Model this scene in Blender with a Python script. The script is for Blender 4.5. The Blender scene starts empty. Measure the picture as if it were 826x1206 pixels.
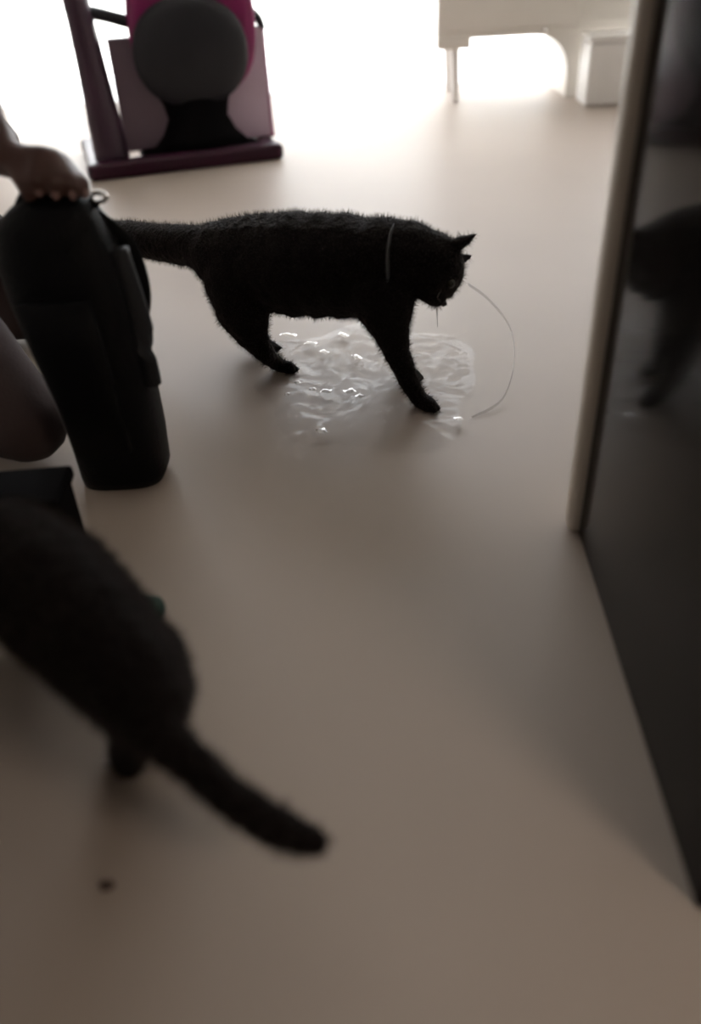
import bpy, bmesh, math, random
from mathutils import Vector, Matrix, Quaternion, noise

random.seed(7)
PI = math.pi
SC = bpy.context.scene
COL = SC.collection
D = bpy.data

# ------------------------------------------------------------------ camera
CAM_H, PITCH, ROLL, FPX = 0.75, math.radians(36), math.radians(3), 1000.0
FWD = Vector((0, math.cos(PITCH), -math.sin(PITCH)))
_r, _u = Vector((1, 0, 0)), Vector((0, math.sin(PITCH), math.cos(PITCH)))
RGT = _r * math.cos(ROLL) - _u * math.sin(ROLL)
UPV = _r * math.sin(ROLL) + _u * math.cos(ROLL)
EYE = Vector((0, 0, CAM_H))
cd = D.cameras.new('camera')
cam = D.objects.new('camera', cd)
COL.objects.link(cam)
m3 = Matrix((RGT, UPV, -FWD)).transposed()
cam.matrix_world = Matrix.Translation(EYE) @ m3.to_4x4()
cd.sensor_fit = 'VERTICAL'
cd.sensor_height = 36.0
cd.sensor_width = 36.0
cd.lens = FPX / 1206.0 * 36.0
cd.clip_start = 0.02
cd.dof.use_dof = True
cd.dof.focus_distance = 1.62
cd.dof.aperture_fstop = 1.4
SC.camera = cam

# ------------------------------------------------------------------ world, sun, exposure
w = D.worlds.new('world')
SC.world = w
w.use_nodes = True
bg = w.node_tree.nodes['Background']
bg.inputs[0].default_value = (0.93, 0.96, 1.0, 1)
bg.inputs[1].default_value = 1.5
sun_d = D.lights.new('sun', 'SUN')
sun_d.energy = 3.0
sun_d.angle = 0.03
sun_d.color = (1, .96, .9)
sun = D.objects.new('sun', sun_d)
COL.objects.link(sun)
sun.rotation_euler = (math.radians(14), math.radians(8), 0)
port_d = D.lights.new('window_portal', 'AREA')
port_d.shape = 'RECTANGLE'
port_d.size, port_d.size_y = 3.3, 2.1
port_d.cycles.is_portal = True
port = D.objects.new('window_portal', port_d)
COL.objects.link(port)
port.location = (.05, 4.47, 1.08)
port.rotation_euler = (math.radians(-90), 0, 0)
SC.view_settings.view_transform = 'Standard'
SC.view_settings.look = 'None'
SC.view_settings.gamma = 1
SC.view_settings.use_curve_mapping = False
SC.view_settings.exposure = 2.3


def unp(px, py, z=0.0):
    """point of height z seen at a spot of the photograph"""
    d = FWD + RGT * ((px - 413) / FPX) + UPV * ((603 - py) / FPX)
    return EYE + d * ((z - CAM_H) / d.z)


def at(px, py, y):
    """point at distance y along the floor seen at a spot of the photograph"""
    d = FWD + RGT * ((px - 413) / FPX) + UPV * ((603 - py) / FPX)
    return EYE + d * (y / d.y)


def mpp(p):
    """metres per pixel at a point"""
    return (p - EYE).dot(FWD) / FPX


# ------------------------------------------------------------------ materials
def mat(name, col, rough=.5, spec=.5, metal=0, noise_amt=.15, noise_scale=8, bump=0, bump_scale=60,
        sheen=0, coat=0, transmission=0, alpha=1, sheen_tint=None, coat_rough=.1):
    m = D.materials.new(name)
    m.use_nodes = True
    nt = m.node_tree
    b = nt.nodes['Principled BSDF']
    b.inputs['Roughness'].default_value = rough
    b.inputs['Specular IOR Level'].default_value = spec
    b.inputs['Metallic'].default_value = metal
    b.inputs['Sheen Weight'].default_value = sheen
    if sheen_tint:
        b.inputs['Sheen Tint'].default_value = (*sheen_tint, 1)
    b.inputs['Coat Weight'].default_value = coat
    b.inputs['Coat Roughness'].default_value = coat_rough
    b.inputs['Transmission Weight'].default_value = transmission
    b.inputs['Alpha'].default_value = alpha
    tc = nt.nodes.new('ShaderNodeTexCoord')
    nz = nt.nodes.new('ShaderNodeTexNoise')
    nz.inputs['Scale'].default_value = noise_scale
    nz.inputs['Detail'].default_value = 5
    nt.links.new(tc.outputs['Object'], nz.inputs['Vector'])
    mr = nt.nodes.new('ShaderNodeMixRGB')
    mr.inputs[1].default_value = (*[c * (1 - noise_amt) for c in col], 1)
    mr.inputs[2].default_value = (*[min(1, c * (1 + noise_amt)) for c in col], 1)
    nt.links.new(nz.outputs['Fac'], mr.inputs[0])
    nt.links.new(mr.outputs[0], b.inputs['Base Color'])
    if bump:
        n2 = nt.nodes.new('ShaderNodeTexNoise')
        n2.inputs['Scale'].default_value = bump_scale
        n2.inputs['Detail'].default_value = 6
        nt.links.new(tc.outputs['Object'], n2.inputs['Vector'])
        bp = nt.nodes.new('ShaderNodeBump')
        bp.inputs['Strength'].default_value = bump
        bp.inputs['Distance'].default_value = .01
        nt.links.new(n2.outputs['Fac'], bp.inputs['Height'])
        nt.links.new(bp.outputs[0], b.inputs['Normal'])
    return m


M = {}
M['floor'] = mat('polished_floor', (.435, .37, .32), rough=.46, spec=.17, noise_amt=.06, noise_scale=2.2, bump=.015, bump_scale=5)
M['wall'] = mat('wall_paint', (.60, .56, .51), rough=.85, noise_amt=.03)
M['ceiling'] = mat('ceiling_paint', (.66, .64, .60), rough=.9, noise_amt=.03)
M['white'] = mat('white_frame', (.8, .8, .8), rough=.4, noise_amt=.02)
M['balcony'] = mat('white_balcony_tile', (.8, .8, .78), rough=.6, noise_amt=.03)
M['beige'] = mat('beige_lacquer', (.80, .76, .70), rough=.45, noise_amt=.04)
M['pale'] = mat('pale_plastic', (.86, .84, .82), rough=.4, noise_amt=.03)
M['gloss'] = mat('dark_gloss', (.011, .009, .008), rough=.09, spec=.10, noise_amt=.2, bump=.01, bump_scale=4)
M['trim'] = mat('beige_edge', (.78, .71, .64), rough=.45, noise_amt=.05)
M['chrome'] = mat('bright_metal', (.8, .8, .8), rough=.15, metal=1, noise_amt=.02)
M['maroon'] = mat('dark_maroon_plastic', (.03, .003, .015), rough=.4, spec=.3, noise_amt=.15)
M['magenta'] = mat('magenta_plastic', (.22, .014, .10), rough=.3, noise_amt=.1)
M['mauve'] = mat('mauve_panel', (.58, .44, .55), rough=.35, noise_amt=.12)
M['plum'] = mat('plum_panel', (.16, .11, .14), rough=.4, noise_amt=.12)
M['purple'] = mat('dark_purple_plastic', (.036, .011, .027), rough=.4, noise_amt=.15)
M['oval'] = mat('charcoal_cushion', (.012, .011, .015), rough=.5, spec=.35, noise_amt=.2, bump=.1, bump_scale=90)
M['black'] = mat('black_plastic', (.003, .0025, .003), rough=.8, spec=.06, noise_amt=.2)
M['bag'] = mat('black_fabric', (.002, .002, .003), rough=.55, spec=.15, noise_amt=.25, bump=.25, bump_scale=220)
M['bag_lit'] = mat('black_fabric_lit', (.012, .013, .016), rough=.5, spec=.3, noise_amt=.2, bump=.2, bump_scale=220)  # bag's black lightened to paint the highlight on its window side
M['fur'] = mat('dark_fur', (.0065, .0042, .0040), rough=.8, spec=.12, noise_amt=.4, noise_scale=22, bump=.5, bump_scale=130,
               sheen=.06, sheen_tint=(.75, .62, .52))
M['fur2'] = mat('brown_black_fur', (.0055, .0035, .0032), rough=.85, spec=.1, noise_amt=.45, noise_scale=24, bump=.5, bump_scale=130,
                sheen=.03, sheen_tint=(.7, .6, .52))
M['eye'] = mat('cat_eye', (.02, .018, .008), rough=.1, noise_amt=.2)
M['nose'] = mat('cat_nose', (.03, .016, .016), rough=.35)
M['whisker'] = mat('whisker', (.3, .28, .26), rough=.5)
M['collar'] = mat('grey_band', (.05, .052, .055), rough=.4)
M['green'] = mat('dark_green_rubber', (.012, .045, .032), rough=.6)
M['skin'] = mat('brown_skin', (.065, .026, .02), rough=.5, noise_amt=.12, bump=.08, bump_scale=160)
M['nail'] = mat('finger_nail', (.2, .12, .11), rough=.25)
M['shirt'] = mat('mauve_shirt', (.20, .15, .16), rough=.85, bump=.15, bump_scale=200)
M['trousers'] = mat('brown_trousers', (.04, .024, .023), rough=.9, bump=.15, bump_scale=200)
M['hair'] = mat('black_hair', (.01, .008, .007), rough=.6)
M['crumb'] = mat('brown_crumb', (.09, .06, .048), rough=.8)
M['shade_wall_dark'] = mat('shade_wall_dark', (.05, .035, .028), rough=.6)
M['film_edge'] = mat('film_edge', (.25, .24, .23), rough=.2, alpha=.2)
M['lamp'] = mat('fill_white', (.8, .78, .72), rough=.5)

film = D.materials.new('clear_film')
film.use_nodes = True
nt = film.node_tree
for n in list(nt.nodes):
    nt.nodes.remove(n)
o_ = nt.nodes.new('ShaderNodeOutputMaterial')
tr = nt.nodes.new('ShaderNodeBsdfTransparent')
tr.inputs[0].default_value = (.985, .985, .985, 1)
gl = nt.nodes.new('ShaderNodeBsdfGlossy')
gl.inputs['Roughness'].default_value = .03
gl.inputs[0].default_value = (1, 1, 1, 1)
fr = nt.nodes.new('ShaderNodeFresnel')
fr.inputs[0].default_value = 1.5
ma = nt.nodes.new('ShaderNodeMath')
ma.operation = 'MULTIPLY_ADD'
ma.inputs[1].default_value = .17
ma.inputs[2].default_value = .0
mx = nt.nodes.new('ShaderNodeMixShader')
nt.links.new(fr.outputs[0], ma.inputs[0])
nt.links.new(ma.outputs[0], mx.inputs[0])
nt.links.new(tr.outputs[0], mx.inputs[1])
nt.links.new(gl.outputs[0], mx.inputs[2])
nt.links.new(mx.outputs[0], o_.inputs[0])
M['film'] = film

glass = D.materials.new('window_glass')
glass.use_nodes = True
nt = glass.node_tree
for n in list(nt.nodes):
    nt.nodes.remove(n)
o_ = nt.nodes.new('ShaderNodeOutputMaterial')
tr = nt.nodes.new('ShaderNodeBsdfTransparent')
gl = nt.nodes.new('ShaderNodeBsdfGlossy')
gl.inputs['Roughness'].default_value = .02
fr = nt.nodes.new('ShaderNodeFresnel')
mx = nt.nodes.new('ShaderNodeMixShader')
nt.links.new(fr.outputs[0], mx.inputs[0])
nt.links.new(tr.outputs[0], mx.inputs[1])
nt.links.new(gl.outputs[0], mx.inputs[2])
nt.links.new(mx.outputs[0], o_.inputs[0])
M['glass'] = glass


# ------------------------------------------------------------------ helpers
def obj(name, bm, m, parent=None, smooth=False):
    me = D.meshes.new(name)
    bm.normal_update()
    bm.to_mesh(me)
    bm.free()
    o = D.objects.new(name, me)
    COL.objects.link(o)
    me.materials.append(m)
    if smooth:
        for p in me.polygons:
            p.use_smooth = True
    if parent:
        o.parent = parent
    return o


def tag(o, label=None, cat=None, group=None, kind=None):
    if label:
        o['label'] = label
    if cat:
        o['category'] = cat
    if group:
        o['group'] = group
    if kind:
        o['kind'] = kind
    return o


def thing(name, label, cat, loc=(0, 0, 0), rz=0):
    o = D.objects.new(name, None)
    COL.objects.link(o)
    o.location = loc
    o.rotation_euler = (0, 0, rz)
    o.empty_display_size = .05
    return tag(o, label, cat)


def box(bm, x0, x1, y0, y1, z0, z1, bev=0, seg=2):
    r = bmesh.ops.create_cube(bm, size=1)
    vs = r['verts']
    for v in vs:
        v.co = Vector(((x0 + x1) / 2 + v.co.x * (x1 - x0), (y0 + y1) / 2 + v.co.y * (y1 - y0), (z0 + z1) / 2 + v.co.z * (z1 - z0)))
    if bev:
        es = list({e for v in vs for e in v.link_edges})
        bmesh.ops.bevel(bm, geom=es, offset=bev, segments=seg, profile=.5, affect='EDGES')
    return bm


def B(*a, **k):
    return box(bmesh.new(), *a, **k)


def sweep(bm, pts, rad, n=10, flat=None, up=Vector((0, 0, 1)), cap=True):
    """tube through pts; rad a number or list; flat = (a, b) elliptical scale"""
    pts = [Vector(p) for p in pts]
    if not isinstance(rad, (list, tuple)):
        rad = [rad] * len(pts)
    rings = []
    for i, p in enumerate(pts):
        t = (pts[min(i + 1, len(pts) - 1)] - pts[max(i - 1, 0)]).normalized()
        s = t.cross(up)
        if s.length < 1e-4:
            s = t.cross(Vector((1, 0, 0)))
        s.normalize()
        q = s.cross(t)
        fa, fb = flat or (1, 1)
        rings.append([bm.verts.new(p + s * math.cos(2 * PI * k / n) * rad[i] * fa + q * math.sin(2 * PI * k / n) * rad[i] * fb) for k in range(n)])
    for a, b in zip(rings, rings[1:]):
        for k in range(n):
            bm.faces.new((a[k], a[(k + 1) % n], b[(k + 1) % n], b[k]))
    if cap:
        bm.faces.new(rings[0][::-1])
        bm.faces.new(rings[-1])
    return bm


def smoothpath(pts, sub=6):
    pts = [Vector(p) for p in pts]
    out = []
    for i in range(len(pts) - 1):
        p0, p1, p2, p3 = pts[max(i - 1, 0)], pts[i], pts[i + 1], pts[min(i + 2, len(pts) - 1)]
        for k in range(sub):
            t = k / sub
            out.append(.5 * ((2 * p1) + (p2 - p0) * t + (2 * p0 - 5 * p1 + 4 * p2 - p3) * t * t + (-p0 + 3 * p1 - 3 * p2 + p3) * t ** 3))
    out.append(pts[-1])
    return out


def ell(bm, c, r, rot=None, u=16, v=10):
    ret = bmesh.ops.create_uvsphere(bm, u_segments=u, v_segments=v, radius=1)
    mtx = Matrix.Translation(Vector(c)) @ (rot.to_4x4() if rot else Matrix.Identity(4)) @ Matrix.Diagonal((*r, 1))
    bmesh.ops.transform(bm, matrix=mtx, verts=ret['verts'])
    return ret['verts']


_b = bmesh.new()
bmesh.ops.create_icosphere(_b, subdivisions=2, radius=1)
_b.verts.index_update()
ICO_V = [v.co.copy() for v in _b.verts]
ICO_F = [[v.index for v in f.verts] for f in _b.faces]
_b.free()


def blob_body(name, chains, extras, m, voxel=.004, smooth=6, fuzz=0, fuzz_scale=40):
    """one continuous surface grown from tapered chains [(point, radius), ...] and ellipsoids (centre, radii, rotation)"""
    vs, fs = [], []
    for ch in chains:
        for (p, r), (q, s) in zip(ch, ch[1:]):
            p, q = Vector(p), Vector(q)
            n = max(2, int((q - p).length / (min(r, s) * .5)) + 1)
            for k in range(n + 1):
                t = k / n
                c, ra, i0 = p.lerp(q, t), r + (s - r) * t, len(vs)
                vs += [c + v * ra for v in ICO_V]
                fs += [[i0 + i for i in f] for f in ICO_F]
    me0 = D.meshes.new('temporary')
    me0.from_pydata(vs, [], fs)
    bm = bmesh.new()
    bm.from_mesh(me0)
    D.meshes.remove(me0)
    for e in extras:
        ell(bm, *e)
    tmp = obj('temporary', bm, m)
    a = tmp.modifiers.new('r', 'REMESH')
    a.mode = 'VOXEL'
    a.voxel_size = voxel
    b = tmp.modifiers.new('s', 'SMOOTH')
    b.factor = .5
    b.iterations = smooth
    dg = bpy.context.evaluated_depsgraph_get()
    me = D.meshes.new_from_object(tmp.evaluated_get(dg))
    D.objects.remove(tmp)
    if fuzz:
        nrm = [v.normal.copy() for v in me.vertices]
        for v, nv in zip(me.vertices, nrm):
            v.co += nv * noise.fractal(v.co * fuzz_scale, 1.0, 2.0, 3) * fuzz
    for p in me.polygons:
        p.use_smooth = True
    me.name = name
    if not me.materials:
        me.materials.append(m)
    o = D.objects.new(name, me)
    COL.objects.link(o)
    return o


def pxc(*pts):
    """chain of (px, py, distance, radius in px) -> [(point, radius)]"""
    out = []
    for px, py, y, r in pts:
        p = at(px, py, y)
        out.append((p, r * mpp(p)))
    return out


def zc(*pts):
    """chain of (px, py, height, radius in px)"""
    out = []
    for px, py, z, r in pts:
        p = unp(px, py, z)
        out.append((p, r * mpp(p)))
    return out


# ------------------------------------------------------------------ room
X0, X1, Y0, Y1, ZC = -2.2, 1.9, -1.7, 4.4, 2.55
tag(obj('floor', B(X0 - .1, X1 + .1, Y0 - .1, Y1 + .12, -.1, 0), M['floor']), 'polished tan floor', kind='structure')
tag(obj('ceiling', B(X0 - .1, X1 + .1, Y0 - .1, Y1 + .12, ZC, ZC + .1), M['ceiling']), kind='structure')
tag(obj('wall_left', B(X0 - .1, X0, Y0, Y1, 0, ZC), M['wall']), kind='structure')
tag(obj('wall_right', B(X1, X1 + .1, Y0, Y1, 0, ZC), M['wall']), kind='structure')
tag(obj('wall_front', B(X0, X1, Y0 - .1, Y0, 0, ZC), M['wall']), kind='structure')
tag(obj('shade_wall_near', B(X0, -.44, Y0, .50, 0, ZC), M['shade_wall_dark']), 'added unseen dark wall shading the near floor from the left', kind='structure')  # added out of view to darken the near left floor
WX0, WX1, WZ1 = -1.6, 1.7, 2.15
bm = bmesh.new()
box(bm, X0, WX0, Y1, Y1 + .12, 0, ZC)
box(bm, WX1, X1, Y1, Y1 + .12, 0, ZC)
box(bm, WX0, WX1, Y1, Y1 + .12, WZ1, ZC)
tag(obj('wall_back', bm, M['wall']), kind='structure')
# glazed balcony door across the far end
win = thing('window_1', None, None)
win['kind'] = 'structure'
yy = Y1 + .06
obj('window_frame', B(WX0, WX1, yy - .03, yy + .03, -.01, .003), M['white'], win)
obj('window_frame', B(WX0, WX1, yy - .03, yy + .03, WZ1 - .05, WZ1, bev=.004), M['white'], win)
xs = [WX0, -.5, .6, WX1]
for i, x in enumerate(xs):
    a, b = (x, x + .04) if i == 0 else ((x - .04, x) if i == 3 else (x - .016, x + .016))
    obj('window_frame', B(a, b, yy - .025, yy + .025, .003, WZ1 - .05, bev=.004), M['white'], win)
for a, b in zip(xs, xs[1:]):
    bm = bmesh.new()
    vs = [bm.verts.new(c) for c in ((a + .02, yy, .003), (b - .02, yy, .003), (b - .02, yy, WZ1 - .05), (a + .02, yy, WZ1 - .05))]
    bm.faces.new(vs)
    obj('pane', bm, M['glass'], win)
tag(obj('balcony_ground', B(-4.5, 4.0, Y1 + .12, Y1 + 2.2, -.15, -.02), M['balcony']), kind='structure')
tag(obj('balcony_wall', B(-4.5, 4.0, Y1 + 2.2, Y1 + 2.35, -.15, .95), M['balcony']), kind='structure')
tag(obj('shade_wall_side', B(X0, -.585, .90, 1.01, 0, ZC), M['wall']), kind='structure')  # wall stub added out of view to shade the lower left floor
tag(obj('baseboard_back', B(WX1, X1, Y1 - .015, Y1, 0, .08, bev=.004), M['wall']), kind='structure')
tag(obj('baseboard_left', B(X0, X0 + .015, Y0, Y1 - .0, 0, .08, bev=.004), M['wall']), kind='structure')

# added lamp-shaped fill light, unseen behind the camera position, on the right
lt = thing('fill_lamp', 'added lamp-shaped warm fill light, unseen, at the near right end of the room', 'lamp', (.68, -.22, 0))
bm = bmesh.new()
bmesh.ops.create_cone(bm, cap_ends=True, segments=32, radius1=.13, radius2=.12, depth=.03, matrix=Matrix.Translation((0, 0, .015)))
obj('base', bm, M['lamp'], lt)
obj('pole', sweep(bmesh.new(), [(0, 0, .02), (0, 0, .82)], .012), M['lamp'], lt, True)
fill_mat = D.materials.new('fill_glow')
fill_mat.use_nodes = True
bb = fill_mat.node_tree.nodes['Principled BSDF']
bb.inputs['Emission Color'].default_value = (1, .82, .66, 1)
bb.inputs['Emission Strength'].default_value = 3.6
bb.inputs['Base Color'].default_value = (.8, .78, .72, 1)
bm = bmesh.new()
ell(bm, (0, 0, .9), (.13, .13, .12), u=32, v=16)
obj('fill_shade', bm, fill_mat, lt, True)

# ------------------------------------------------------------------ tall dark cupboard on the right
far, near = unp(677, 614), unp(820, 1071)
d = (near - far)
L = d.length
ang = math.atan2(d.y, d.x)            # local +x runs from the far edge towards the camera, +y to the cupboard's inside
cb = thing('tall_cupboard', 'tall dark glossy cupboard with a pale beige far edge, mirroring the floor', 'cupboard', far, ang)
DEP, HC = .62, 2.05
obj('side_panel', B(.028, L, 0, .02, 0, HC, bev=.003), M['gloss'], cb)
obj('carcass', B(.02, L - .012, .02, DEP, .0, HC), M['black'], cb)
obj('end_panel', B(L - .012, L, .02, DEP, 0, HC, bev=.003), M['gloss'], cb)
bm = bmesh.new()
box(bm, -.004, .03, -.016, .03, 0, HC, bev=.012, seg=4)
obj('edge_trim', bm, M['trim'], cb)
for k in range(2):
    y0 = .035 + k * (DEP - .035) / 2
    dr = obj('door', B(-.004, .019, y0 + .002, y0 + (DEP - .035) / 2 - .002, .06, HC - .01, bev=.003), M['gloss'], cb)
    yh = y0 + ((DEP - .035) / 2 - .04 if k == 0 else .04)
    obj('handle', sweep(bmesh.new(), [(-.004, yh, .95), (-.03, yh, .97), (-.03, yh, 1.13), (-.004, yh, 1.15)], .006), M['chrome'], dr)

# ------------------------------------------------------------------ beige cabinet in front of the window
YC = 4.0
p0, p1 = at(515, 20, YC), at(745, 20, YC)
zb = at(560, 46, YC).z
zleg = at(535, 59, YC).z
cx0, cx1 = at(515, 55, YC).x, at(748, 60, YC).x
tc = thing('beige_cabinet', 'beige cabinet on legs with a small bright knob, against the bright window', 'cabinet', ((cx0 + cx1) / 2, YC + .16, 0))
hw = (cx1 - cx0) / 2
obj('body', B(-hw, hw, -.15, .15, zb, .78, bev=.01), M['beige'], tc)
obj('top', B(-hw - .02, hw + .02, -.17, .17, .78, .805, bev=.006), M['beige'], tc)
lw = at(555, 59, YC).x - cx0
obj('corner_block', B(-hw, -hw + lw, -.155, .155, zleg, zb + .01, bev=.006), M['beige'], tc)
for sy in (-1, 1):
    obj('leg', sweep(bmesh.new(), [(-hw + lw * .55, sy * .12, zleg + .01), (-hw + lw * .62, sy * .12, .0)], [.022, .016], n=12), M['pale'], tc)
# right end panel with a curved bracket
xr0, xr1 = at(668, 95, YC).x - (cx0 + cx1) / 2, at(690, 95, YC).x - (cx0 + cx1) / 2
xb = at(636, 50, YC).x - (cx0 + cx1) / 2
prof = [(xr1, 0), (xr1, zb + .01), (xb, zb + .01), (xb, zb)]
for k in range(1, 9):
    t = k / 8 * PI / 2
    prof.append((xb + (xr0 - xb) * math.sin(t), zb - (zb * .62) * (1 - math.cos(t))))
prof.append((xr0, 0))
bm = bmesh.new()
va = [bm.verts.new((x, -.15, z)) for x, z in prof]
vb = [bm.verts.new((x, .15, z)) for x, z in prof]
bm.faces.new(va)
bm.faces.new(vb[::-1])
for i in range(len(prof)):
    j = (i + 1) % len(prof)
    bm.faces.new((va[j], va[i], vb[i], vb[j]))
bmesh.ops.recalc_face_normals(bm, faces=bm.faces)
obj('end_panel', bm, M['beige'], tc)
dl = obj('drawer', B(-hw + .03, hw - .25, -.156, -.14, zb + .03, zb + .26, bev=.004), M['beige'], tc)
kp = at(642, 35, YC) - Vector(tc.location)
bm = bmesh.new()
ell(bm, (kp.x, -.168, kp.z), (.011, .013, .011))
obj('knob', bm, M['chrome'], dl, True)
# pale low box added to stand for a lit patch right of it
q0, q1 = at(692, 95, 3.78), at(770, 90, 3.78)
ph = at(715, 42, 3.78).z
pb = thing('lit_patch_box', 'pale low box added for a lit patch right of the beige cabinet', 'box', ((q0.x + q1.x) / 2, 3.86, 0))
pw = (q1.x - q0.x) / 2
obj('body', B(-pw, pw, -.08, .08, 0, ph - .02, bev=.012), M['pale'], pb)
obj('lid', B(-pw - .006, pw + .006, -.086, .086, ph - .02, ph, bev=.006), M['pale'], pb)

# ------------------------------------------------------------------ magenta child's seat with a dark oval back
sl, sr = unp(106, 216), unp(336, 188)
mid = (sl + sr) / 2
sw = (sr - sl).length
rz = math.atan2(sr.y - sl.y, sr.x - sl.x)
st = thing('child_seat', "magenta child's seat with a dark oval back on a black pedestal, before the window", 'seat', mid, rz)
h = sw / 2
fr_ = obj('base_frame', B(-h, h, 0, .07, 0, .055, bev=.018, seg=3), M['maroon'], st)
obj('base_rail', B(h - .075, h - .005, .06, .46, 0, .05, bev=.016, seg=3), M['maroon'], st)
obj('base_rail', B(-h + .005, -h + .075, .06, .46, 0, .05, bev=.016, seg=3), M['maroon'], st)
obj('base_rail', B(-h, h, .42, .48, 0, .05, bev=.016, seg=3), M['maroon'], st)
# pedestal: dark tapering neck
bm = bmesh.new()
secs = [(.05, .17, .13), (.09, .13, .10), (.14, .105, .085), (.19, .115, .075), (.25, .15, .06), (.30, .16, .05)]
rings = []
for z, a, b in secs:
    rings.append([bm.verts.new((.075 + a * math.cos(2 * PI * k / 28), .16 + b * math.sin(2 * PI * k / 28), z)) for k in range(28)])
for r0, r1 in zip(rings, rings[1:]):
    for k in range(28):
        bm.faces.new((r0[k], r0[(k + 1) % 28], r1[(k + 1) % 28], r1[k]))
bm.faces.new(rings[0][::-1])
bm.faces.new(rings[-1])
obj('pedestal', bm, M['black'], st, True)
obj('foot_plate', B(-.14, .27, .035, .3, .0, .052, bev=.015), M['black'], st)
# shell and oval cushion
def oval_plate(rx, rz_, y0, y1, zc, dome, exp=2.2, n=40, cx=0):
    bm = bmesh.new()
    rows = []
    for s, y in ((.0, y0 - dome), (.5, y0 - dome * .8), (.8, y0 - dome * .45), (.95, y0 - dome * .12), (1, y0 + .01), (1, y1 - .01), (.96, y1), (0, y1)):
        row = []
        for k in range(n):
            a = 2 * PI * k / n
            c, sn = math.cos(a), math.sin(a)
            row.append(bm.verts.new((cx + rx * max(s, .001) * math.copysign(abs(c) ** (2 / exp), c), y, zc + rz_ * max(s, .001) * math.copysign(abs(sn) ** (2 / exp), sn))))
        rows.append(row)
    for r0, r1 in zip(rows, rows[1:]):
        for k in range(n):
            bm.faces.new((r0[k], r0[(k + 1) % n], r1[(k + 1) % n], r1[k]))
    bmesh.ops.remove_doubles(bm, verts=bm.verts, dist=1e-4)
    bmesh.ops.recalc_face_normals(bm, faces=bm.faces)
    return bm


obj('back_shell', oval_plate(.212, .225, .13, .19, .42, .0, 2.5, cx=.095), M['magenta'], st, True)
obj('back_cushion', oval_plate(.192, .165, .10, .135, .345, .03, 2.2, cx=.075), M['oval'], st, True)
# right arm: mauve panel in a magenta frame with a dark arched top
xA, xB = .16, .335
obj('arm_panel', B(xA, xB, .16, .19, .05, .40, bev=.006), M['mauve'], st)
ar = obj('arm_frame', sweep(bmesh.new(), smoothpath([(xB - .002, .175, .045), (xB - .004, .175, .2), (xB - .006, .175, .40)], 4), .014), M['magenta'], st, True)
obj('armrest', sweep(bmesh.new(), smoothpath([(xB, .175, .39), (xB - .012, .175, .425), (xA + .13, .175, .45), (xA + .09, .175, .44), (xA + .05, .175, .42)], 5), .014, flat=(1.2, 1)), M['oval'], st, True)
# left arm: thick dark purple post leaning outwards, inner panel
obj('arm_post', sweep(bmesh.new(), smoothpath([(-.245, .1, .03), (-.25, .11, .2), (-.258, .12, .4), (-.27, .13, .66)], 5), [.062, .062, .062, .06, .06, .058, .056, .055, .054, .053, .052, .05, .05, .05, .05, .048], n=16, flat=(1, .7)), M['purple'], st, True)
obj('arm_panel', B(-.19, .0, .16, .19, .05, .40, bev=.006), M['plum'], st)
obj('armrest', sweep(bmesh.new(), smoothpath([(-.25, .13, .485), (-.19, .15, .47), (-.10, .165, .44)], 5), .02), M['oval'], st, True)

# ------------------------------------------------------------------ black bag leaning on the left
bagc = unp(142, 578)
YB = bagc.y + .05
bg_ = thing('black_bag', 'tall black bag leaning left with a shoulder strap loop, top gripped by a hand', 'bag', (bagc.x, YB, 0))
BO = Vector((bagc.x, YB, 0))
secs = []          # centre px, py, half width px, half depth m
prev = None
for px, py, hwp, dep in ((143, 583, 48, .05), (141, 570, 52, .057), (131, 530, 55, .062), (112, 470, 60, .066), (90, 410, 70, .068), (70, 355, 74, .066),
                         (56, 310, 74, .06), (48, 275, 66, .05), (52, 252, 50, .038), (58, 238, 36, .028)):
    p = at(px, py, YB - dep)
    p.z = max(p.z, .001)
    secs.append((Vector((p.x, YB, p.z)), hwp * mpp(p), dep))


def loft(secs, n=32, exp=3.2):
    bm = bmesh.new()
    rows = []
    for c, a, b in secs:
        row = []
        for k in range(n):
            t = 2 * PI * k / n
            cs, sn = math.cos(t), math.sin(t)
            row.append(bm.verts.new(c + Vector((a * math.copysign(abs(cs) ** (2 / exp), cs), b * math.copysign(abs(sn) ** (2 / exp), sn), 0))))
        rows.append(row)
    for r0, r1 in zip(rows, rows[1:]):
        for k in range(n):
            bm.faces.new((r0[k], r0[(k + 1) % n], r1[(k + 1) % n], r1[k]))
    bm.faces.new(rows[0][::-1])
    bm.faces.new(rows[-1])
    return bm


S2 = [(c - BO, a, b) for c, a, b in secs]
bm = loft(S2)
for v in bm.verts:
    v.co += v.co.normalized() * noise.noise(v.co * 14) * .004 if v.co.z > .03 else Vector((0, 0, 0))
obj('body', bm, M['bag'], bg_, True)
# gusset coloured lighter as a painted highlight, on the side that faces the window
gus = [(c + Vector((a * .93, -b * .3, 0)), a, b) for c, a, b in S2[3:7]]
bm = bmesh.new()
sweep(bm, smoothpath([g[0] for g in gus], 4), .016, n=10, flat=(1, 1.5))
obj('lit_gusset', bm, M['bag_lit'], bg_, True)
bm = bmesh.new()
c, a, b = S2[3]
c2, a2, b2 = S2[6]
pk = [(S2[i][0] + Vector((-.01, -S2[i][2] - .004, 0)), S2[i][1] * .62, .014) for i in (2, 3, 4, 5)]
obj('front_pocket', loft(pk, 24, 3), M['bag'], bg_, True)
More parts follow.
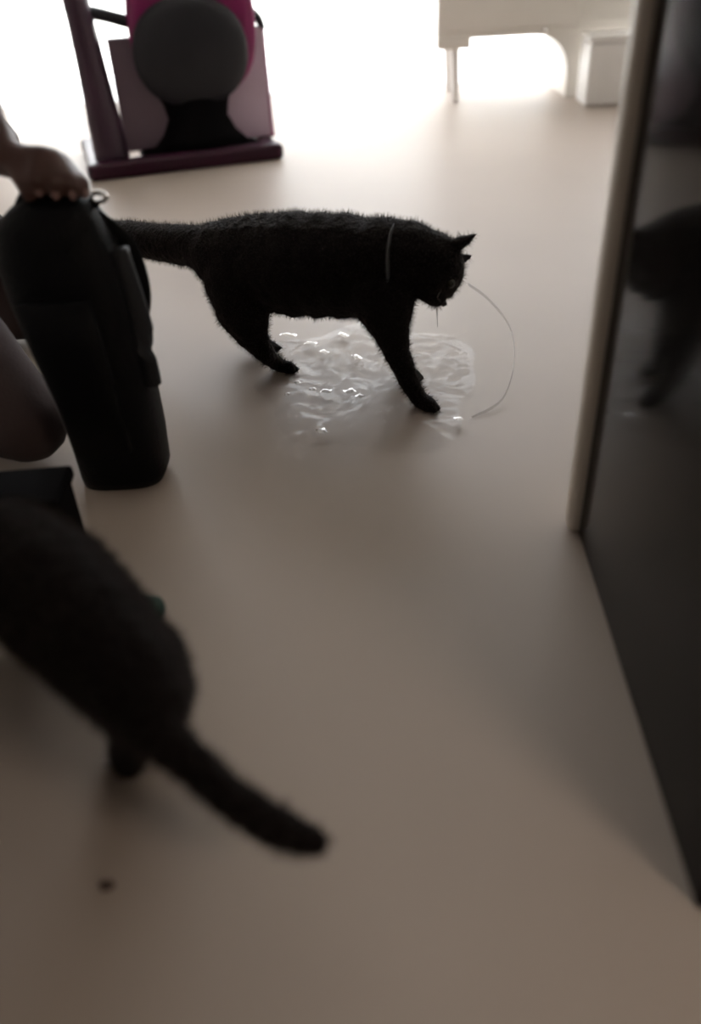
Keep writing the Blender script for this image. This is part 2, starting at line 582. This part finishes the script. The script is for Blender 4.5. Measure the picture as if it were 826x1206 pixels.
# strap loop
sp = [at(100, 252, YB) - BO, at(128, 272, YB + .005) - BO, at(152, 300, YB + .01) - BO, at(164, 345, YB + .01) - BO, at(158, 382, YB + .01) - BO,
      at(138, 405, YB) - BO]
obj('strap', sweep(bmesh.new(), smoothpath(sp, 6), .017, n=12, flat=(.22, 1), up=Vector((1, 0, .2))), M['bag'], bg_, True)
bm = bmesh.new()
bk = at(117, 232, YB) - BO
sweep(bm, [bk + Vector((.010 * math.cos(t), 0, .006 * math.sin(t))) for t in [2 * PI * k / 16 for k in range(17)]], .003, n=8, cap=False)
obj('buckle', bm, M['chrome'], bg_, True)
obj('buckle_tab', sweep(bmesh.new(), [at(112, 236, YB) - BO, at(104, 250, YB) - BO], .008, flat=(.3, 1)), M['bag'], bg_)
hp = [at(22, 262, YB) - BO, at(34, 232, YB) - BO, at(60, 222, YB) - BO, at(88, 226, YB) - BO, at(96, 256, YB) - BO]
obj('handle', sweep(bmesh.new(), smoothpath(hp, 6), .012, n=12), M['bag'], bg_, True)

# ------------------------------------------------------------------ low black box at the left edge
bx = unp(87, 548, .125)
lb = thing('black_box', 'low black storage box at the left edge, in front of the leaning bag', 'box', (bx.x - .09, bx.y - .05, 0), math.radians(3))
obj('body', B(-.085, .085, -.04, .045, 0, .105, bev=.008), M['black'], lb)
obj('lid', B(-.09, .09, -.045, .05, .105, .125, bev=.006), M['black'], lb)

# ------------------------------------------------------------------ cat walking past the plastic
def add_face(cat, eyes, eyer, nose_p, nose_r, mz, side, face):
    for e in eyes:
        bm = bmesh.new()
        ell(bm, e, (eyer,) * 3)
        obj('eye', bm, M['eye'], cat, True)
    bm = bmesh.new()
    ell(bm, nose_p, nose_r)
    obj('nose', bm, M['nose'], cat, True)
    for s in (-1, 1):
        for k in (-1, 1):
            a = mz + side * s * .012
            e = a + side * s * .05 + face * .012 + Vector((0, 0, .01 * k - .004))
            obj('whisker', sweep(bmesh.new(), [a, a.lerp(e, .5) + Vector((0, 0, .003)), e], [.0006, .0005, .0002], n=5), M['whisker'], cat)


def make_head(c, face, top, s):
    """extra shapes of a cat head: c centre, face and top directions, s head radius"""
    face = face.normalized()
    top = (top - face * top.dot(face)).normalized()
    side = face.cross(top).normalized()
    rot = Matrix((side, face, top)).transposed()
    ex = [(c, (s * 1.02, s * 1.05, s * .92), rot),
          (c + face * s * .75 - top * s * .32, (s * .5, s * .48, s * .36), rot),
          (c + face * s * .62 - top * s * .55, (s * .36, s * .4, s * .26), rot)]
    for q in (-1, 1):
        ex.append((c + side * q * s * .38 + face * s * .6 - top * s * .25, (s * .42, s * .36, s * .34), rot))
    chains = []
    for q in (-1, 1):
        b0 = c + side * q * s * .55 + top * s * .62 - face * s * .05
        b1 = b0 + side * q * s * .22 + top * s * .78 + face * s * .02
        chains.append([(b0 - side * q * s * .14, s * .2), (b1, s * .05)])
        chains.append([(b0 + side * q * s * .16 - top * s * .1, s * .19), (b1, s * .05)])
        chains.append([(b0, s * .26), (b0.lerp(b1, .55), s * .17), (b1, s * .05)])
    eyes = [c + face * s * .86 + side * q * s * .42 + top * s * .14 for q in (-1, 1)]
    nose_p = c + face * s * 1.2 - top * s * .22
    mz = c + face * s * 1.05 - top * s * .38
    return chains, ex, eyes, nose_p, mz, side, face


hc = at(510, 313, 1.42)
face = RGT * .42 - UPV * .9 - FWD * .12
top = RGT * .88 + UPV * .46
hs = .057
hch, hex_, eyes, nose_p, mz, side, fdir = make_head(hc, face, top, hs)
YR, YM, YF = 1.57, 1.51, 1.45
pf, pf2, ph1, ph2 = unp(497, 480), unp(478, 447), unp(331, 436), unp(310, 412)
ch = [
    pxc((262, 300, YR, 40), (300, 307, 1.545, 54), (350, 312, YM, 62), (405, 314, 1.48, 62), (448, 320, YF, 55)),
    pxc((448, 308, YF, 52), (480, 305, 1.43, 45), (508, 312, 1.42, 34)),
    pxc((255, 300, YR, 32), (230, 290, 1.60, 25), (190, 286, 1.66, 22), (150, 280, 1.74, 20), (112, 276, 1.82, 15), (85, 282, 1.87, 8)),
    # near hind leg
    pxc((285, 330, 1.53, 46), (286, 362, 1.50, 34), (296, 392, 1.495, 20)) + pxc((312, 416, 1.49, 12)) + [(ph1 + Vector((-.005, 0, .012)), .014), (ph1 + Vector((.018, -.012, .01)), .013)],
    # far hind leg
    pxc((285, 325, 1.60, 40), (280, 355, 1.61, 26), (290, 385, 1.62, 16)) + [(ph2 + Vector((0, .0, .05)), .014), (ph2 + Vector((0, 0, .012)), .014), (ph2 + Vector((.02, -.01, .01)), .013)],
    # near foreleg
    pxc((450, 345, 1.41, 42), (459, 383, 1.385, 25), (467, 413, 1.365, 16)) + pxc((483, 452, 1.34, 12)) + [(pf + Vector((-.004, .006, .014)), .0155), (pf + Vector((.012, -.012, .011)), .0145)],
    # far foreleg
    pxc((452, 345, 1.48, 36), (458, 385, 1.48, 20), (464, 410, 1.48, 14)) + [(pf2 + Vector((-.003, 0, .05)), .014), (pf2 + Vector((0, 0, .013)), .014), (pf2 + Vector((.016, -.008, .011)), .013)],
] + hch
for p in (pf + Vector((.018, -.018, .009)), pf2 + Vector((.02, -.012, .009)), ph1 + Vector((.024, -.016, .009)), ph2 + Vector((.026, -.014, .009))):
    for k in (-1, 0, 1):
        q = p + Vector((.004 * k, .006 * k, 0))
        ch.append([(q, .006), (q + Vector((.006, -.005, -.001)), .0055)])
cat1 = blob_body('cat', ch, hex_, M['fur'], voxel=.0042, smooth=7, fuzz=.0016, fuzz_scale=70)
tag(cat1, 'dark furry cat standing over clear plastic, head lowered to the right', 'cat', 'dark cats in the room')
add_face(cat1, eyes, .0085, nose_p, (.006, .005, .005), mz, side, fdir)
# grey band round its neck
nc = at(470, 312, 1.433)
ax = (at(505, 313, 1.42) - at(448, 313, 1.45)).normalized()
u_ = ax.cross(Vector((0, 0, 1))).normalized()
v_ = u_.cross(ax)
rr = 44.5 * mpp(nc)
ring = [nc + u_ * rr * math.cos(t) + v_ * rr * math.sin(t) for t in [2 * PI * k / 40 for k in range(41)]]
tag(obj('neck_band', sweep(bmesh.new(), ring, .009, n=8, flat=(1, .4), up=ax, cap=False), M['collar'], cat1, True), 'thin grey band around the neck')

# ------------------------------------------------------------------ cat walking away at the left, tail towards the camera
tailp = zc((190, 868, .185, 30), (225, 898, .17, 26), (270, 938, .15, 25), (315, 968, .13, 25), (350, 985, .12, 23), (372, 993, .115, 17))
h2 = unp(-75, 630, .2)
h2.y = min(h2.y, .80)
f2 = Vector((-.9, .3, -.25))
hch2, hex2, eyes2, nose2, mz2, side2, fd2 = make_head(h2, f2, Vector((-.2, 0, 1)), .047)
ft = [unp(157, 905), unp(196, 842), unp(40, 770), unp(92, 700)]
ch2 = [
    zc((176, 838, .185, 48), (150, 795, .19, 66), (110, 745, .195, 76), (60, 695, .2, 80), (15, 660, .2, 74)),
    zc((15, 658, .2, 58), (-40, 636, .205, 50)) + [(h2, .035)],
    tailp,
    zc((192, 800, .15, 36), (178, 775, .16, 44), (150, 770, .17, 50)),
    zc((165, 830, .16, 42), (158, 852, .11, 28)) + [(ft[0] + Vector((.012, -.02, .06)), .015), (ft[0] + Vector((0, -.005, .014)), .015), (ft[0] + Vector((-.014, .012, .011)), .014)],
    zc((190, 810, .15, 40), (195, 822, .10, 26)) + [(ft[1] + Vector((.012, -.02, .06)), .015), (ft[1] + Vector((0, -.005, .014)), .015), (ft[1] + Vector((-.014, .012, .011)), .014)],
    zc((50, 700, .16, 52), (42, 728, .10, 28)) + [(ft[2] + Vector((0, -.0, .05)), .014), (ft[2] + Vector((0, 0, .014)), .015), (ft[2] + Vector((-.014, .010, .011)), .014)],
    zc((70, 680, .16, 50), (80, 690, .10, 28)) + [(ft[3] + Vector((0, -.0, .05)), .014), (ft[3] + Vector((0, 0, .014)), .015), (ft[3] + Vector((-.014, .010, .011)), .014)],
] + hch2
cat2 = blob_body('cat', ch2, hex2, M['fur2'], voxel=.0042, smooth=7, fuzz=.0016, fuzz_scale=70)
tag(cat2, 'dark cat seen from behind, thick tail stretched over the floor toward the camera', 'cat', 'dark cats in the room')
add_face(cat2, eyes2, .008, nose2, (.006, .005, .005), mz2, side2, fd2)

# small dark green toy beside that cat
g = unp(170, 712, .03)
bm = bmesh.new()
vs = ell(bm, (0, 0, .02), (.026, .022, .02), u=20, v=12)
for v in bm.verts:
    v.co += v.co.normalized() * noise.noise(v.co * 60) * .003
    v.co.z = max(v.co.z, 0)
gt = obj('toy_ball', bm, M['green'], None, True)
gt.location = (g.x, g.y, 0)
tag(gt, 'small dark green toy on the floor beside the cat at the lower left', 'toy')

# crumb on the floor
c = unp(127, 1045)
bm = bmesh.new()
ell(bm, (0, 0, .003), (.0075, .005, .0035), u=12, v=8)
for v in bm.verts:
    v.co *= 1 + noise.noise(v.co * 300) * .3
    v.co.z = max(v.co.z, 0)
cr = obj('crumb', bm, M['crumb'], None, True)
cr.location = c
tag(cr, 'small dark brown crumb lying alone on the near floor', 'crumb')

# ------------------------------------------------------------------ crumpled clear plastic under the cat
pc = unp(432, 443)
NX, NY = 110, 90
bm = bmesh.new()
grid = {}
for i in range(NX):
    for j in range(NY):
        u, v = i / (NX - 1) * 2 - 1, j / (NY - 1) * 2 - 1
        r = math.sqrt(u * u + v * v)
        a = math.atan2(v, u)
        lim = .80 + .28 * noise.noise(Vector((math.cos(a) * 1.7, math.sin(a) * 1.7, 3)))
        if r > lim:
            continue
        x, y = u * .27, v * .31
        e = max(0, 1 - r / lim)
        p = Vector((x, y, 0))
        k1 = 1 - abs(noise.noise(p * 9 + Vector((noise.noise(p * 5) * .8, 2, 1)))) * 2
        k2 = 1 - abs(noise.noise(p * 22 + Vector((5, 7, noise.noise(p * 9))))) * 2
        k3 = 1 - abs(noise.noise(p * 55 + Vector((1, 4, 9)))) * 2
        z = .002 + min(1, e * 3) * (.011 * max(0, k1) ** 3 + .008 * max(0, k2) ** 3 + .0035 * max(0, k3) ** 2)
        grid[i, j] = bm.verts.new((x, y, max(.002, z)))
for (i, j) in grid:
    q = [(i, j), (i + 1, j), (i + 1, j + 1), (i, j + 1)]
    if all(c_ in grid for c_ in q):
        bm.faces.new([grid[c_] for c_ in q])
pl = obj('plastic_sheet', bm, M['film'], None, True)
pl.location = (pc.x, pc.y, 0)
tag(pl, 'crumpled clear plastic film on the floor under the standing cat', 'plastic sheet')
film2 = film.copy()
film2.name = 'folded_film'
for n in film2.node_tree.nodes:
    if n.type == 'MATH':
        n.inputs[1].default_value = 1.2
        n.inputs[2].default_value = .22
for px, py, ln, az, wd in ((340, 392, .045, -.5, .007), (366, 402, .032, -.3, .006), (382, 412, .025, -.7, .006), (404, 392, .035, -.9, .006), (420, 418, .03, -1.1, .006),
                           (350, 448, .014, .4, .005), (368, 456, .016, -.2, .005), (384, 458, .022, -.4, .007), (412, 458, .024, .5, .008), (424, 464, .02, -.9, .007),
                           (378, 505, .022, .3, .008), (338, 462, .012, 0, .005), (541, 491, .018, .2, .007)):
    p = unp(px, py, .014) - Vector((pc.x, pc.y, 0))
    bm = bmesh.new()
    dx = Vector((math.cos(az), math.sin(az), 0))
    dy = Vector((-dx.y, dx.x, 0))
    rows = []
    for k in range(9):
        t = k / 8 - .5
        h = .0032 * (1 - (2 * t) ** 2) + .001 * noise.noise(Vector((px, k * .9, py)))
        wv = .004 * noise.noise(Vector((k * .7, px, 1)))
        c = Vector((p.x, p.y, .010)) + dx * t * ln * .8 + dy * wv * 1.6
        rows.append([bm.verts.new(c - dy * wd), bm.verts.new(c - dy * wd * .3 + Vector((0, 0, h * .8))), bm.verts.new(c + Vector((0, 0, h))),
                     bm.verts.new(c + dy * wd * .4 + Vector((0, 0, h * .7))), bm.verts.new(c + dy * wd)])
    for r0, r1 in zip(rows, rows[1:]):
        for k in range(4):
            bm.faces.new((r0[k], r1[k], r1[k + 1], r0[k + 1]))
    obj('fold', bm, film2, pl, True)
lp = [unp(556, 492), unp(592, 470, .01), unp(606, 425, .03), unp(600, 384, .05), unp(575, 352, .06), unp(552, 335, .06)]
lp = smoothpath([p - Vector((pc.x, pc.y, 0)) for p in lp], 6)
obj('sheet_edge', sweep(bmesh.new(), lp, .0035, n=8, flat=(.3, 1)), M['film_edge'], pl, True)

# short fur on both cats
def add_fur(o, n, length, m):
    o.data.materials.append(m)
    md = o.modifiers.new('fur', 'PARTICLE_SYSTEM')
    ps = md.particle_system.settings
    ps.type = 'HAIR'
    ps.count = n
    ps.hair_length = length
    ps.hair_step = 3
    ps.emit_from = 'FACE'
    ps.use_advanced_hair = True
    ps.normal_factor = .0016
    ps.factor_random = .0012
    ps.tangent_factor = .0
    ps.root_radius = .09
    ps.tip_radius = .01
    ps.radius_scale = .006
    ps.material = 2


M['hairs'] = mat('fur_strands', (.022, .016, .0135), rough=.6, spec=.25, noise_amt=.3)
add_fur(cat1, 30000, .012, M['hairs'])
add_fur(cat2, 30000, .011, M['hairs'])

# ------------------------------------------------------------------ kneeling person whose hand grips the bag
wr = at(2, 186, YB)
hd = at(48, 196, YB)
ax_ = (hd - wr).normalized()
elbow = Vector((-.505, YB + .06, .76))
shoulder = Vector((-.74, YB + .26, .93))
nk = [at(48, 182, YB - .012), at(62, 184, YB - .004), at(74, 190, YB + .006), at(82, 198, YB + .016)]
tips = [(at(40, 212, YB - .034), at(46, 224, YB - .03)), (at(62, 212, YB - .032), at(66, 228, YB - .03)),
        (at(82, 212, YB - .026), at(86, 229, YB - .027)), (at(98, 214, YB - .012), at(101, 228, YB - .016))]
arm_ch = [
    [(shoulder, .05), (elbow, .038), (elbow.lerp(wr, .4), .036), (wr, .024), (wr.lerp(hd, .5), .024), (hd + Vector((0, .0, 0)), .022)],
    [(wr.lerp(hd, .5), .022), (nk[0], .0125)], [(wr.lerp(hd, .6), .02), (nk[1], .0125)], [(wr.lerp(hd, .6), .02), (nk[2], .012)], [(wr.lerp(hd, .5), .018), (nk[3], .011)],
    [(wr.lerp(hd, .35) + Vector((0, -.014, -.004)), .013), (at(26, 214, YB - .03), .011), (at(34, 232, YB - .03), .009)],
]
for k, (a, b) in enumerate(tips):
    r0 = (.0105, .0108, .0104, .009)[k]
    arm_ch.append([(nk[k], r0 + .001), (a, r0), (b, r0 * .86)])
other_sh = Vector((-.80, YB + .55, .94))
other_el = Vector((-.74, YB + .60, .70))
other_ha = Vector((-.66, YB + .50, .52))
neckp = (shoulder + other_sh) / 2 + Vector((0, 0, .06))
headp = neckp + Vector((.07, -.03, .17))
arm_ch += [
    [(other_sh, .048), (other_el, .037), (other_ha, .025), (other_ha + Vector((.05, -.02, -.05)), .024)],
    [(neckp - Vector((0, 0, .06)), .06), (neckp + Vector((.02, 0, .05)), .05), (headp - Vector((.02, 0, .05)), .055)],
    [(headp + Vector((.085, -.02, .0)), .012), (headp + Vector((.108, -.025, -.025)), .014)],
]
for k in range(4):
    b = other_ha + Vector((.06, -.045 + .018 * k, -.07))
    arm_ch.append([(b, .0105), (b + Vector((.022, -.005, -.035)), .0095), (b + Vector((.02, -.005, -.062)), .0085)])
arm_ch.append([(other_ha + Vector((.03, -.04, -.03)), .012), (other_ha + Vector((.055, -.075, -.06)), .010), (other_ha + Vector((.065, -.085, -.085)), .009)])
hex3 = [(headp, (.088, .075, .105), None), (headp + Vector((.03, -.01, -.06)), (.055, .052, .055), None),
        (headp + Vector((0, -.078, -.01)), (.014, .01, .03), None), (headp + Vector((0, .076, -.01)), (.014, .01, .03), None)]
hip1, hip2 = Vector((-.86, YB + .33, .46)), Vector((-.88, YB + .50, .46))
kn1, kn2 = Vector((-.52, YB + .05, .075)), Vector((-.62, YB + .55, .075))
fo1, fo2 = Vector((-.98, YB + .27, .05)), Vector((-1.04, YB + .55, .05))
arm_ch += [[(fo1, .035), (fo1 + Vector((-.08, 0, -.01)), .035), (fo1 + Vector((-.2, 0, -.018)), .026)], [(fo2, .035), (fo2 + Vector((-.08, 0, -.01)), .035), (fo2 + Vector((-.2, 0, -.018)), .026)]]
arm_ch += [[(hip1, .06), (kn1, .045), (fo1, .03)], [(hip2, .06), (kn2, .045), (fo2, .03)], [((hip1 + hip2) / 2, .09), (neckp - Vector((0, 0, .1)), .1)],
           [(shoulder, .05), (other_sh, .05)]]
per = blob_body('person', arm_ch, hex3, M['skin'], voxel=.0058, smooth=3)
tag(per, 'person kneeling beyond the left edge, brown hand gripping the top of the black bag', 'person')
for k, (a, b) in enumerate(tips):
    dr_ = (b - a).normalized()
    bm = bmesh.new()
    zax = (Vector((.1, -1, .35)) - dr_ * Vector((.1, -1, .35)).dot(dr_)).normalized()
    xax = dr_.cross(zax)
    rot = Matrix((xax, dr_, zax)).transposed()
    ell(bm, b + zax * .0068, (.0052, .0065, .0022), rot, 12, 8)
    obj('finger_nail', bm, M['nail'], per, True)
for q in (-1, 1):
    bm = bmesh.new()
    ell(bm, headp + Vector((.078, q * .03 - .01, .012)), (.012, .012, .009))
    obj('eye', bm, M['eye'], per, True)
obj('mouth', sweep(bmesh.new(), [headp + Vector((.074, -.035, -.062)), headp + Vector((.084, -.012, -.06)), headp + Vector((.074, .012, -.062))], .006), M['nail'], per, True)
bm = bmesh.new()
ell(bm, headp + Vector((-.022, 0, .03)), (.094, .086, .098), None, 24, 16)
obj('hair', bm, M['hair'], per, True)
sh_ch = [[((hip1 + hip2) / 2 + Vector((0, 0, .04)), .125), ((shoulder + other_sh) / 2 - Vector((0, 0, .12)), .135)], [(shoulder, .066), (other_sh, .066)],
         [((shoulder + other_sh) / 2 - Vector((0, 0, .12)), .13), (shoulder, .07)], [((shoulder + other_sh) / 2 - Vector((0, 0, .12)), .13), (other_sh, .07)],
         [(shoulder, .066), (shoulder.lerp(elbow, .62), .055)], [(other_sh, .066), (other_sh.lerp(other_el, .6), .055)]]
shirt = blob_body('shirt', sh_ch, [], M['shirt'], voxel=.012, smooth=6)
shirt.parent = per
tr_ch = [[(hip1, .10), (kn1, .068), (kn1.lerp(fo1, .5) + Vector((0, 0, .0)), .06), (fo1 + Vector((.04, 0, .0)), .048)], [(hip2, .10), (kn2, .068), (kn2.lerp(fo2, .5), .06), (fo2 + Vector((.04, 0, 0)), .048)],
         [(hip1, .115), (hip2, .115)]]
trs = blob_body('trousers', tr_ch, [], M['trousers'], voxel=.012, smooth=4)
for v in trs.data.vertices:
    v.co.z = max(v.co.z, .002)
trs.parent = per
